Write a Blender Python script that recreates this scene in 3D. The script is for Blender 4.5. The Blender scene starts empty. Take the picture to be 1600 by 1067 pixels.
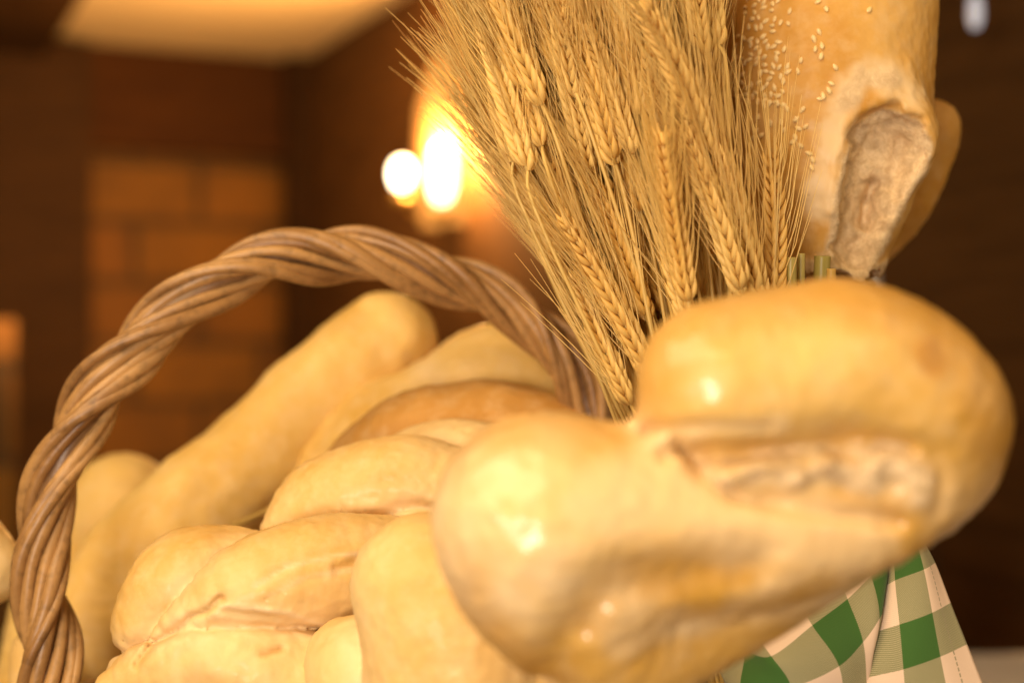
import bpy, math, random
import numpy as np
from mathutils import Vector, Matrix

random.seed(7)
scene = bpy.context.scene
C = scene.collection

# ------------------------------------------------------------------ camera
CAMZ = 0.42
FPX = 2222.0
cam_data = bpy.data.cameras.new("camera")
cam = bpy.data.objects.new("camera", cam_data)
C.objects.link(cam)
cam.location = (0, 0, CAMZ)
cam.rotation_euler = (math.radians(90), 0, 0)
cam_data.sensor_width = 36
cam_data.lens = 50
cam_data.clip_start = 0.02
cam_data.clip_end = 60
cam_data.dof.use_dof = True
cam_data.dof.focus_distance = 0.80
cam_data.dof.aperture_fstop = 2.8
scene.camera = cam

# ------------------------------------------------------------------ view, world
scene.view_settings.view_transform = 'Standard'
scene.view_settings.look = 'None'
scene.view_settings.exposure = 0.08
scene.view_settings.gamma = 1.0
scene.view_settings.use_curve_mapping = False
scene.cycles.use_denoising = True
scene.cycles.denoiser = 'OPENIMAGEDENOISE'
scene.cycles.max_bounces = 8
scene.cycles.sample_clamp_indirect = 6
world = bpy.data.worlds.new("World")
scene.world = world
world.use_nodes = True
bg = world.node_tree.nodes["Background"]
bg.inputs[0].default_value = (1.0, 0.66, 0.36, 1)
bg.inputs[1].default_value = 0.05


def at(px, py, d):
    return Vector(((px - 800) / FPX * d, d, CAMZ - (py - 533.5) / FPX * d))


def area(name, loc, target, size, power, col, size_y=None):
    l = bpy.data.lights.new(name, 'AREA')
    l.energy = power
    l.color = col
    l.size = size
    if size_y:
        l.shape = 'RECTANGLE'
        l.size_y = size_y
    o = bpy.data.objects.new(name, l)
    C.objects.link(o)
    o.location = loc
    o.rotation_euler = (Vector(target) - Vector(loc)).to_track_quat('-Z', 'Y').to_euler()
    return o


# key near the camera on the left, broad warm lamp overhead, weak warm fill from the right
area("key_lamp", (-0.33, -0.38, 0.34), (0.05, 0.75, 0.38), 0.30, 11.5, (1.0, 0.84, 0.68), 0.30)
area("overhead_lamp", (-0.55, 0.25, 1.50), (0.05, 0.85, 0.35), 1.6, 45, (1.0, 0.745, 0.44), 1.3)
area("fill_lamp", (1.1, 0.2, 0.85), (0.1, 0.8, 0.35), 1.3, 5.5, (1.0, 0.74, 0.42), 1.1)


# ------------------------------------------------------------------ helpers
def link(o, parent=None):
    C.objects.link(o)
    if parent is not None:
        o.parent = parent
    return o


def tag(o, label=None, cat=None, group=None, kind=None):
    if label: o['label'] = label
    if cat: o['category'] = cat
    if group: o['group'] = group
    if kind: o['kind'] = kind
    return o


def mesh_obj(name, verts, faces, mat=None, parent=None, smooth=True):
    me = bpy.data.meshes.new(name)
    me.from_pydata([tuple(v) for v in verts], [], [tuple(int(i) for i in f) for f in faces])
    me.update()
    if smooth:
        me.polygons.foreach_set('use_smooth', [True] * len(me.polygons))
    if mat: me.materials.append(mat)
    return link(bpy.data.objects.new(name, me), parent)


def empty(name, loc):
    o = bpy.data.objects.new(name, None)
    o.empty_display_size = 0.02
    o.location = loc
    return link(o)


class MB:
    def __init__(s):
        s.v = []; s.f = []

    def add(s, verts, faces):
        n = len(s.v)
        s.v.extend([tuple(v) for v in verts])
        s.f.extend([tuple(i + n for i in f) for f in faces])

    def box(s, c, size, rot=None):
        hx, hy, hz = size[0] / 2, size[1] / 2, size[2] / 2
        vs = [Vector((x, y, z)) for x in (-hx, hx) for y in (-hy, hy) for z in (-hz, hz)]
        if rot is not None: vs = [rot @ v for v in vs]
        vs = [v + Vector(c) for v in vs]
        s.add(vs, [(0, 1, 3, 2), (4, 6, 7, 5), (0, 4, 5, 1), (2, 3, 7, 6), (0, 2, 6, 4), (1, 5, 7, 3)])

    def tube(s, pts, rad, n=8, cap=True):
        pts = [Vector(p) for p in pts]
        m = len(pts)
        if not hasattr(rad, '__len__'): rad = [rad] * m
        t0 = (pts[1] - pts[0]).normalized()
        up = Vector((0, 0, 1)) if abs(t0.z) < 0.9 else Vector((1, 0, 0))
        nrm = t0.cross(up).normalized()
        vs = []
        for i, p in enumerate(pts):
            t = (pts[min(i + 1, m - 1)] - pts[max(i - 1, 0)]).normalized()
            nrm = (nrm - t * nrm.dot(t)).normalized()
            b = t.cross(nrm)
            for k in range(n):
                a = 2 * math.pi * k / n
                vs.append(p + (nrm * math.cos(a) + b * math.sin(a)) * rad[i])
        fs = []
        for i in range(m - 1):
            for k in range(n):
                fs.append((i * n + k, i * n + (k + 1) % n, (i + 1) * n + (k + 1) % n, (i + 1) * n + k))
        if cap:
            fs.append(tuple(range(n - 1, -1, -1)))
            fs.append(tuple(range((m - 1) * n, m * n)))
        s.add(vs, fs)

    def lathe(s, prof, origin=(0, 0, 0), n=24):
        o = Vector(origin)
        vs = []
        for r, z in prof:
            for k in range(n):
                a = 2 * math.pi * k / n
                vs.append(o + Vector((r * math.cos(a), r * math.sin(a), z)))
        fs = []
        for i in range(len(prof) - 1):
            for k in range(n):
                fs.append((i * n + k, i * n + (k + 1) % n, (i + 1) * n + (k + 1) % n, (i + 1) * n + k))
        s.add(vs, fs)

    def build(s, name, mat, parent=None, smooth=True):
        return mesh_obj(name, s.v, s.f, mat, parent, smooth)


def spline(P, n, attr=None):
    """Catmull-Rom through rows of P (any width), n samples"""
    P = np.asarray(P, float)
    Q = np.vstack([2 * P[0] - P[1], P, 2 * P[-1] - P[-2]])
    m = len(P) - 1
    out = []
    for u in np.linspace(0, m, n):
        i = min(int(u), m - 1); t = u - i
        a, b, c, d = Q[i], Q[i + 1], Q[i + 2], Q[i + 3]
        out.append(0.5 * (2 * b + (c - a) * t + (2 * a - 5 * b + 4 * c - d) * t * t + (3 * b - a - 3 * c + d) * t ** 3))
    return np.array(out)


# ---- lattice noise in numpy
_rs = np.random.RandomState(3)
_LT = _rs.rand(32, 32, 32).astype(np.float32) * 2 - 1


def vnoise(p):
    i = np.floor(p).astype(np.int64)
    f = p - i
    f = f * f * f * (f * (f * 6 - 15) + 10)
    i0 = i & 31; i1 = (i + 1) & 31
    x0, y0, z0 = i0.T; x1, y1, z1 = i1.T
    fx, fy, fz = f.T
    L = _LT
    a = L[x0, y0, z0] * (1 - fx) + L[x1, y0, z0] * fx
    b = L[x0, y1, z0] * (1 - fx) + L[x1, y1, z0] * fx
    c = L[x0, y0, z1] * (1 - fx) + L[x1, y0, z1] * fx
    d = L[x0, y1, z1] * (1 - fx) + L[x1, y1, z1] * fx
    return (a * (1 - fy) + b * fy) * (1 - fz) + (c * (1 - fy) + d * fy) * fz


def fbm(p, o=3):
    s = 0; a = 1.0
    for k in range(o):
        s = s + a * vnoise(p * (2 ** k) + 7.3 * k); a *= 0.5
    return s


def sstep(a, b, x):
    t = np.clip((x - a) / (b - a), 0, 1)
    return t * t * (3 - 2 * t)


# ---- signed distance loaves
class Strand:
    """a roll of dough: rows (px, py, depth, radius in px at that depth)"""

    def __init__(s, rows, n=14):
        pts = []
        for r in rows:
            w = at(r[0], r[1], r[2])
            pts.append((w.x, w.y, w.z, r[3] / FPX * r[2]))
        s.P = spline(pts, n)
        T = np.gradient(s.P[:, :3], axis=0)
        s.T = T / np.linalg.norm(T, axis=1)[:, None]

    def d(s, p):
        best = np.full(len(p), 1e9)
        tan = np.zeros((len(p), 3)); arc = 0.0
        for i in range(len(s.P) - 1):
            a, b = s.P[i, :3], s.P[i + 1, :3]
            ba = b - a
            L2 = ba @ ba
            t = np.clip(((p - a) @ ba) / L2, 0, 1)
            q = p - a - t[:, None] * ba
            dd = np.sqrt((q * q).sum(1)) - (s.P[i, 3] * (1 - t) + s.P[i + 1, 3] * t)
            m = dd < best
            best = np.where(m, dd, best)
            tan[m] = (q + ((arc + t * math.sqrt(L2)) * 0.13)[:, None])[m]
            arc += math.sqrt(L2)
        return best, tan


def smin(a, b, k):
    h = np.clip(0.5 + 0.5 * (b - a) / k, 0, 1)
    return b * (1 - h) + a * h - k * h * (1 - h)


def capsule(p, a, b, ra, rb=None):
    rb = ra if rb is None else rb
    a = np.array(a); b = np.array(b); ba = b - a
    t = np.clip(((p - a) @ ba) / (ba @ ba), 0, 1)
    q = p - a - t[:, None] * ba
    return np.sqrt((q * q).sum(1)) - (ra * (1 - t) + rb * t)


class Loaf:
    def __init__(s, strands, k=0.006, lump=0.0014, streak=0.0006, groove=0.0016, carve=None, masks=None, seed=0.0, pad=0.008, nseg=18):
        s.pad = pad
        s.S = [Strand(r, nseg) for r in strands]
        s.k, s.lump, s.streak, s.groove = k, lump, streak, groove
        s.carve, s.masks, s.seed = carve, masks, seed

    def base(s, p):
        ds = []; tans = []
        for st in s.S:
            d, t = st.d(p)
            ds.append(d); tans.append(t)
        f = ds[0]
        for d in ds[1:]: f = smin(f, d, s.k)
        D = np.array(ds)
        if len(ds) > 1:
            srt = np.sort(D, 0)
            gap = srt[1] - srt[0]
            w = np.argmin(D, 0)
            T = np.array(tans)[w, np.arange(len(p))]
        else:
            gap = np.full(len(p), 1.0); T = tans[0]
        return f, gap, T

    def f(s, p, detail=True):
        f, gap, T = s.base(p)
        if len(s.S) > 1:
            f = f + s.groove * np.exp(-(gap / 0.0035) ** 2)
        f = f + s.lump * fbm(p * 28 + s.seed, 2)
        if detail:
            q = T
            f = f + s.streak * (fbm(q * 110 + s.seed, 3)) * (0.15 + 1.0 * np.exp(-(gap / 0.014) ** 2) + 0.35 * sstep(0, .8, fbm(p * 18 + 5 + s.seed, 2)))
            f = f + 0.00035 * fbm(p * 220 + s.seed, 2)
        if s.carve: f = s.carve(p, f)
        return f

    def mesh(s, name, mat, vox=0.0022, parent=None):
        lo = np.min([(st.P[:, :3] - st.P[:, 3:4]).min(0) for st in s.S], 0) - s.pad
        hi = np.max([(st.P[:, :3] + st.P[:, 3:4]).max(0) for st in s.S], 0) + s.pad
        n = np.ceil((hi - lo) / vox).astype(int) + 1
        ax = [lo[i] + np.arange(n[i]) * vox for i in range(3)]
        # coarse pass, then fine only near the surface
        G = np.full(n, 1.0, np.float32)
        st = 4
        cx = [a[::st] for a in ax]
        cg = np.stack(np.meshgrid(*cx, indexing='ij'), -1).reshape(-1, 3)
        cf = np.abs(s.f(cg, False)).reshape([len(c) for c in cx])
        cs = s.f(cg, False).reshape(cf.shape)
        near = cf < vox * st * 1.5 + 0.004
        I, J, K = np.indices(n).reshape(3, -1)
        ci = np.minimum(np.round(I / st).astype(int), cf.shape[0] - 1)
        cj = np.minimum(np.round(J / st).astype(int), cf.shape[1] - 1)
        ck = np.minimum(np.round(K / st).astype(int), cf.shape[2] - 1)
        m = near[ci, cj, ck]
        vals = cs[ci, cj, ck].astype(np.float64)
        pts = np.stack([ax[0][I[m]], ax[1][J[m]], ax[2][K[m]]], -1)
        vals[m] = s.f(pts, True)
        F = vals.reshape(n)
        return self_net(s, F, lo, vox, name, mat, parent)


def self_net(s, F, lo, vox, name, mat, parent):
    neg = F < 0
    c = np.zeros(np.array(F.shape) - 1, np.int32)
    offs = [(i, j, k) for i in (0, 1) for j in (0, 1) for k in (0, 1)]
    sh = c.shape
    for o in offs:
        c += neg[o[0]:o[0] + sh[0], o[1]:o[1] + sh[1], o[2]:o[2] + sh[2]]
    act = np.argwhere((c > 0) & (c < 8))
    idx = -np.ones(sh, np.int64)
    idx[tuple(act.T)] = np.arange(len(act))
    pos = np.zeros((len(act), 3)); cnt = np.zeros(len(act))
    for a in offs:
        for ax in range(3):
            if a[ax] == 1: continue
            b = list(a); b[ax] = 1
            fa = F[tuple((act + a).T)]; fb = F[tuple((act + b).T)]
            m = (fa < 0) != (fb < 0)
            t = np.where(m, fa / np.where(m, fa - fb, 1), 0)
            p = act + np.array(a, float)
            p[:, ax] += t
            pos[m] += p[m]; cnt[m] += 1
    V = lo + vox * pos / cnt[:, None]
    faces = []
    for ax in range(3):
        u, v = (ax + 1) % 3, (ax + 2) % 3
        sl0 = [slice(1, -1)] * 3; sl1 = [slice(1, -1)] * 3
        sl0[ax] = slice(0, -1); sl1[ax] = slice(1, None)
        A = neg[tuple(sl0)]; B = neg[tuple(sl1)]
        E = np.argwhere(A != B)
        base = E + 1; base[:, ax] -= 1
        dirn = A[tuple(E.T)]
        def cell(du, dv):
            q = base.copy(); q[:, u] -= du; q[:, v] -= dv
            return idx[tuple(q.T)]
        a0, a1, a2, a3 = cell(1, 1), cell(0, 1), cell(0, 0), cell(1, 0)
        quad = np.stack([a0, a1, a2, a3], -1)
        quad[~dirn] = quad[~dirn][:, ::-1]
        faces.append(quad)
    faces = np.concatenate(faces)
    faces = faces[(faces >= 0).all(1)]
    # pull vertices onto the true surface
    e = 0.0005
    for _ in range(2):
        f0 = s.f(V)
        g = np.stack([s.f(V + np.eye(3)[i] * e) - s.f(V - np.eye(3)[i] * e) for i in range(3)], -1) / (2 * e)
        gn = np.maximum((g * g).sum(1), 0.3)
        step = np.clip(f0 / gn, -vox * .6, vox * .6)
        V = V - g * step[:, None] * 0.9
    me = bpy.data.meshes.new(name)
    me.vertices.add(len(V)); me.vertices.foreach_set('co', V.ravel())
    nf = len(faces)
    me.loops.add(nf * 4); me.polygons.add(nf)
    me.polygons.foreach_set('loop_start', np.arange(nf) * 4)
    me.loops.foreach_set('vertex_index', faces.ravel().astype(np.int32))
    me.update(calc_edges=True)
    me.validate()
    me.polygons.foreach_set('use_smooth', [True] * len(me.polygons))
    _, gap, _ = s.base(V)
    col = np.zeros((len(V), 4)); col[:, 3] = 1
    if len(s.S) > 1:
        col[:, 1] = np.exp(-(np.maximum(gap, 0) / 0.010) ** 2) * (0.65 + 0.35 * np.clip(fbm(V * 60, 2), -1, 1))
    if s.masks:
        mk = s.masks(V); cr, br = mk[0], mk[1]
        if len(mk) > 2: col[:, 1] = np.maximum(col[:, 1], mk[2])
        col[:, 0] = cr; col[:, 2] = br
    col = np.clip(col, 0, 1)
    at_ = me.color_attributes.new('crust_mask', 'FLOAT_COLOR', 'POINT')
    at_.data.foreach_set('color', col.ravel())
    me.materials.append(mat)
    return link(bpy.data.objects.new(name, me), parent)


def hit(loaf, px, py, d0=0.4, d1=1.6):
    """world point where the loaf's front surface is met behind a picture point, and its outward normal"""
    o = np.array(at(px, py, d0)); r = np.array(at(px, py, 1.0)) - np.array(at(px, py, 0.0)); r = r / np.linalg.norm(r)
    p = o.copy()
    for _ in range(120):
        v = float(loaf.f(p[None, :])[0])
        if v < 0.0001: break
        p = p + r * v * 0.7
        if p[1] > d1: return None, None
    e = 0.001
    g = np.array([float(loaf.f((p + np.eye(3)[i] * e)[None])[0] - loaf.f((p - np.eye(3)[i] * e)[None])[0]) for i in range(3)])
    return Vector(p), Vector(g).normalized()


# ------------------------------------------------------------------ materials
def new_mat(name):
    m = bpy.data.materials.new(name)
    m.use_nodes = True
    nt = m.node_tree
    b = nt.nodes['Principled BSDF']
    return m, nt, b


def N(nt, t, **kw):
    n = nt.nodes.new(t)
    for k, v in kw.items():
        if k.startswith('i_'):
            key = k[2:]
            n.inputs[int(key) if key.isdigit() else key.replace('_', ' ')].default_value = v
        else:
            setattr(n, k, v)
    return n


def mixc(nt, fac, a, b, mode='MIX'):
    n = nt.nodes.new('ShaderNodeMix'); n.data_type = 'RGBA'; n.blend_type = mode
    for s, v in ((0, fac), (6, a), (7, b)):
        if isinstance(v, (tuple, float, int)):
            n.inputs[s].default_value = v if not isinstance(v, tuple) else (*v[:3], 1)
        else:
            nt.links.new(v, n.inputs[s])
    return n.outputs[2]


def ramp(nt, src, stops):
    n = nt.nodes.new('ShaderNodeValToRGB')
    e = n.color_ramp.elements
    while len(e) < len(stops): e.new(0.5)
    for el, (p, c) in zip(e, stops):
        el.position = p; el.color = (*c, 1) if len(c) == 3 else c
    nt.links.new(src, n.inputs[0])
    return n.outputs[0]


def simple(name, col, rough=0.6, var=0.15, scale=20, bump=0.0, bscale=80, emit=None, metal=0):
    m, nt, b = new_mat(name)
    tc = N(nt, 'ShaderNodeTexCoord')
    no = N(nt, 'ShaderNodeTexNoise', i_Scale=scale, i_Detail=5.0)
    nt.links.new(tc.outputs['Object'], no.inputs['Vector'])
    lo = tuple(c * (1 - var) for c in col); hi = tuple(min(1, c * (1 + var)) for c in col)
    nt.links.new(ramp(nt, no.outputs[0], [(0.3, lo), (0.7, hi)]), b.inputs['Base Color'])
    b.inputs['Roughness'].default_value = rough
    b.inputs['Metallic'].default_value = metal
    if bump:
        n2 = N(nt, 'ShaderNodeTexNoise', i_Scale=bscale, i_Detail=4.0)
        nt.links.new(tc.outputs['Object'], n2.inputs['Vector'])
        bp = N(nt, 'ShaderNodeBump', i_Strength=bump, i_Distance=0.002)
        nt.links.new(n2.outputs[0], bp.inputs['Height'])
        nt.links.new(bp.outputs[0], b.inputs['Normal'])
    if emit:
        b.inputs['Emission Color'].default_value = (*emit[0], 1)
        b.inputs['Emission Strength'].default_value = emit[1]
    return m


def bread(name, light, dark, rough=0.42, coat=0.15, pale=(0.80, 0.60, 0.34), bump=0.35, scale=9.0, thr=(0.38, 0.68)):
    m, nt, b = new_mat(name)
    b.inputs['Specular IOR Level'].default_value = 0.32
    L = nt.links.new
    tc = N(nt, 'ShaderNodeTexCoord')
    at_ = N(nt, 'ShaderNodeAttribute', attribute_name='crust_mask')
    sep = N(nt, 'ShaderNodeSeparateColor'); L(at_.outputs['Color'], sep.inputs[0])
    n1 = N(nt, 'ShaderNodeTexNoise', i_Scale=scale, i_Detail=5.0, i_Roughness=0.55, i_Distortion=0.4)
    L(tc.outputs['Object'], n1.inputs['Vector'])
    c = ramp(nt, n1.outputs[0], [(thr[0], light), (thr[1], dark)])
    # fine flour and blister mottling
    n2 = N(nt, 'ShaderNodeTexNoise', i_Scale=75.0, i_Detail=6.0, i_Roughness=0.65)
    L(tc.outputs['Object'], n2.inputs['Vector'])
    r2 = ramp(nt, n2.outputs[0], [(0.45, (0, 0, 0)), (0.75, (1, 1, 1))])
    m2 = N(nt, 'ShaderNodeMath', operation='MULTIPLY', i_1=0.35); L(r2, m2.inputs[0])
    c = mixc(nt, m2.outputs[0], c, pale)
    # browned patches, plus the shade painted into the front loaf's brown
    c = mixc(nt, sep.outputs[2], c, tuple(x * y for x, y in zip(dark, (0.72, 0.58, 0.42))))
    # unbaked seams
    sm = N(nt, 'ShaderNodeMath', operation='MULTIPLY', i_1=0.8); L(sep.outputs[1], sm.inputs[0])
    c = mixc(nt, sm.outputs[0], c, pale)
    # speckle of tiny pits
    vo = N(nt, 'ShaderNodeTexVoronoi', i_Scale=85.0); L(tc.outputs['Object'], vo.inputs['Vector'])
    vr = ramp(nt, vo.outputs['Distance'], [(0.03, (1, 1, 1)), (0.10, (0, 0, 0))])
    n3 = N(nt, 'ShaderNodeTexNoise', i_Scale=14.0, i_Detail=2.0); L(tc.outputs['Object'], n3.inputs['Vector'])
    r3 = ramp(nt, n3.outputs[0], [(0.55, (0, 0, 0)), (0.65, (1, 1, 1))])
    pit = N(nt, 'ShaderNodeMath', operation='MULTIPLY'); L(vr, pit.inputs[0]); L(r3, pit.inputs[1])
    p2 = N(nt, 'ShaderNodeMath', operation='MULTIPLY', i_1=0.45); L(pit.outputs[0], p2.inputs[0])
    c = mixc(nt, p2.outputs[0], c, tuple(x * 0.5 for x in dark))
    # torn crumb
    n4 = N(nt, 'ShaderNodeTexNoise', i_Scale=190.0, i_Detail=7.0, i_Roughness=0.72, i_Distortion=2.2)
    L(tc.outputs['Object'], n4.inputs['Vector'])
    crumb = ramp(nt, n4.outputs[0], [(0.3, (0.56, 0.38, 0.20)), (0.7, (0.84, 0.66, 0.42))])
    n6 = N(nt, 'ShaderNodeTexNoise', i_Scale=55.0, i_Detail=4.0, i_Distortion=1.5); L(tc.outputs['Object'], n6.inputs['Vector'])
    crumb = mixc(nt, 0.75, crumb, ramp(nt, n6.outputs[0], [(0.35, (0.72, 0.66, 0.58)), (0.60, (1.2, 1.2, 1.15))]), 'MULTIPLY')
    c = mixc(nt, sep.outputs[0], c, crumb)
    L(c, b.inputs['Base Color'])
    rr = N(nt, 'ShaderNodeMapRange', i_3=rough, i_4=0.95); L(sep.outputs[0], rr.inputs[0]); 
    L(rr.outputs[0], b.inputs['Roughness'])
    ct = N(nt, 'ShaderNodeMapRange', i_3=coat, i_4=0.0); L(sep.outputs[0], ct.inputs[0])
    L(ct.outputs[0], b.inputs['Coat Weight'])
    b.inputs['Coat Roughness'].default_value = 0.16
    b.inputs['Subsurface Weight'].default_value = 0.05
    b.inputs['Subsurface Radius'].default_value = (0.9, 0.5, 0.22)
    b.inputs['Subsurface Scale'].default_value = 0.006
    # bump
    hb = N(nt, 'ShaderNodeMath', operation='MULTIPLY_ADD', i_1=0.5); L(n2.outputs[0], hb.inputs[0])
    n5 = N(nt, 'ShaderNodeTexNoise', i_Scale=260.0, i_Detail=3.0); L(tc.outputs['Object'], n5.inputs['Vector'])
    m5 = N(nt, 'ShaderNodeMath', operation='MULTIPLY', i_1=0.25); L(n5.outputs[0], m5.inputs[0])
    L(m5.outputs[0], hb.inputs[2])
    hp = N(nt, 'ShaderNodeMath', operation='MULTIPLY_ADD', i_1=-0.5); L(pit.outputs[0], hp.inputs[0]); L(hb.outputs[0], hp.inputs[2])
    hc = N(nt, 'ShaderNodeMath', operation='MULTIPLY', i_1=3.0); L(n4.outputs[0], hc.inputs[0])
    hc2 = N(nt, 'ShaderNodeMath', operation='MULTIPLY_ADD'); L(hc.outputs[0], hc2.inputs[0]); L(sep.outputs[0], hc2.inputs[1]); L(hp.outputs[0], hc2.inputs[2])
    bp = N(nt, 'ShaderNodeBump', i_Strength=bump, i_Distance=0.0012)
    L(hc2.outputs[0], bp.inputs['Height']); L(bp.outputs[0], b.inputs['Normal'])
    L(bp.outputs[0], b.inputs['Coat Normal']) if bump > 0.5 else None
    return m


M = {}
M['glossy'] = bread('glossy_crust', (0.76, 0.50, 0.165), (0.60, 0.325, 0.055), rough=0.42, coat=0.42, bump=0.38, scale=7)
M['pale'] = bread('pale_crust', (0.78, 0.55, 0.24), (0.61, 0.345, 0.070), rough=0.55, coat=0.06, bump=0.5)
M['plain'] = bread('plain_crust', (0.80, 0.54, 0.18), (0.65, 0.37, 0.065), rough=0.6, coat=0.03, bump=0.4)
M['brown'] = bread('brown_crust', (0.56, 0.29, 0.07), (0.48, 0.22, 0.04), rough=0.6, coat=0.02, bump=0.4)
M['sesame_crust'] = bread('golden_crust', (0.70, 0.41, 0.11), (0.57, 0.28, 0.045), rough=0.52, coat=0.03, bump=0.4, scale=14)


def straw_mat(name, a, b_, rough=0.5, scale=60, stretch=None):
    m, nt, b = new_mat(name)
    L = nt.links.new
    tc = N(nt, 'ShaderNodeTexCoord')
    oi = N(nt, 'ShaderNodeObjectInfo')
    mp = N(nt, 'ShaderNodeMapping')
    mp.inputs['Scale'].default_value = stretch or (1, 1, 0.15)
    L(tc.outputs['Object'], mp.inputs['Vector'])
    n1 = N(nt, 'ShaderNodeTexNoise', i_Scale=float(scale), i_Detail=4.0); L(mp.outputs[0], n1.inputs['Vector'])
    ad = N(nt, 'ShaderNodeMath', operation='MULTIPLY_ADD', i_1=0.50); L(oi.outputs['Random'], ad.inputs[0]); L(n1.outputs[0], ad.inputs[2])
    c = ramp(nt, ad.outputs[0], [(0.4, a), (0.95, b_)])
    L(c, b.inputs['Base Color'])
    b.inputs['Roughness'].default_value = rough
    tr = N(nt, 'ShaderNodeBsdfTranslucent'); L(c, tr.inputs[0])
    mx = N(nt, 'ShaderNodeMixShader', i_0=0.25)
    L(b.outputs[0], mx.inputs[1]); L(tr.outputs[0], mx.inputs[2])
    L(mx.outputs[0], nt.nodes['Material Output'].inputs[0])
    return m


M['kernel'] = straw_mat('barley_husk', (0.78, 0.47, 0.10), (0.92, 0.65, 0.21))
M['awn'] = straw_mat('barley_awn', (0.82, 0.52, 0.13), (0.94, 0.70, 0.26), rough=0.4)
M['stem'] = straw_mat('barley_stem', (0.70, 0.44, 0.10), (0.80, 0.57, 0.18), rough=0.4)
M['green_straw'] = straw_mat('green_straw', (0.42, 0.34, 0.07), (0.62, 0.50, 0.15), rough=0.35)
M['seed'] = simple('sesame', (0.90, 0.66, 0.30), rough=0.35, var=0.12, scale=300)


def willow(name, a, b_):
    m, nt, b = new_mat(name)
    L = nt.links.new
    tc = N(nt, 'ShaderNodeTexCoord'); oi = N(nt, 'ShaderNodeObjectInfo')
    n1 = N(nt, 'ShaderNodeTexNoise', i_Scale=22.0, i_Detail=5.0, i_Roughness=0.6); L(tc.outputs['Object'], n1.inputs['Vector'])
    n2 = N(nt, 'ShaderNodeTexNoise', i_Scale=160.0, i_Detail=4.0); L(tc.outputs['Object'], n2.inputs['Vector'])
    ad = N(nt, 'ShaderNodeMath', operation='MULTIPLY_ADD', i_1=0.42); L(oi.outputs['Random'], ad.inputs[0]); L(n1.outputs[0], ad.inputs[2])
    c = ramp(nt, ad.outputs[0], [(0.4, a), (0.85, b_)])
    k = ramp(nt, n2.outputs[0], [(0.30, (0.45, 0.45, 0.45)), (0.5, (1, 1, 1))])
    c = mixc(nt, 0.6, c, k, 'MULTIPLY')
    L(c, b.inputs['Base Color']); b.inputs['Roughness'].default_value = 0.42
    bp = N(nt, 'ShaderNodeBump', i_Strength=0.4, i_Distance=0.001); L(n2.outputs[0], bp.inputs['Height']); L(bp.outputs[0], b.inputs['Normal'])
    return m


M['willow'] = willow('willow', (0.20, 0.090, 0.025), (0.46, 0.255, 0.090))
M['willow_dark'] = willow('willow_dark', (0.16, 0.08, 0.03), (0.25, 0.13, 0.055))


def brick_mat():
    m, nt, b = new_mat('brick_wall')
    L = nt.links.new
    tc = N(nt, 'ShaderNodeTexCoord')
    mp = N(nt, 'ShaderNodeMapping'); mp.inputs['Rotation'].default_value = (math.radians(90), 0, 0)
    L(tc.outputs['Object'], mp.inputs['Vector'])
    br = N(nt, 'ShaderNodeTexBrick', i_Scale=1.0)
    br.inputs['Brick Width'].default_value = 0.52; br.inputs['Row Height'].default_value = 0.245
    br.inputs['Mortar Size'].default_value = 0.022; br.inputs['Mortar Smooth'].default_value = 0.3
    br.inputs['Color1'].default_value = (0.22, 0.088, 0.003, 1); br.inputs['Color2'].default_value = (0.18, 0.063, 0.003, 1)
    br.inputs['Mortar'].default_value = (0.08, 0.034, 0.003, 1)
    L(mp.outputs[0], br.inputs['Vector'])
    n1 = N(nt, 'ShaderNodeTexNoise', i_Scale=3.0, i_Detail=5.0); L(tc.outputs['Object'], n1.inputs['Vector'])
    k = ramp(nt, n1.outputs[0], [(0.3, (0.6, 0.6, 0.6)), (0.7, (1.2, 1.2, 1.2))])
    L(mixc(nt, 0.8, br.outputs[0], k, 'MULTIPLY'), b.inputs['Base Color'])
    b.inputs['Roughness'].default_value = 0.8
    bp = N(nt, 'ShaderNodeBump', i_Strength=0.5, i_Distance=0.01, invert=True); L(br.outputs[1], bp.inputs['Height']); L(bp.outputs[0], b.inputs['Normal'])
    return m


def plank_mat(name, a, b_, axis_scale=(1, 1, 8), rough=0.5):
    m, nt, b = new_mat(name)
    L = nt.links.new
    tc = N(nt, 'ShaderNodeTexCoord')
    mp = N(nt, 'ShaderNodeMapping'); mp.inputs['Scale'].default_value = axis_scale
    L(tc.outputs['Object'], mp.inputs['Vector'])
    n1 = N(nt, 'ShaderNodeTexNoise', i_Scale=3.0, i_Detail=6.0, i_Distortion=0.8); L(mp.outputs[0], n1.inputs['Vector'])
    L(ramp(nt, n1.outputs[0], [(0.3, a), (0.7, b_)]), b.inputs['Base Color'])
    b.inputs['Roughness'].default_value = rough
    b.inputs['Specular IOR Level'].default_value = 0.15
    bp = N(nt, 'ShaderNodeBump', i_Strength=0.3, i_Distance=0.004); L(n1.outputs[0], bp.inputs['Height']); L(bp.outputs[0], b.inputs['Normal'])
    return m


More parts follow.
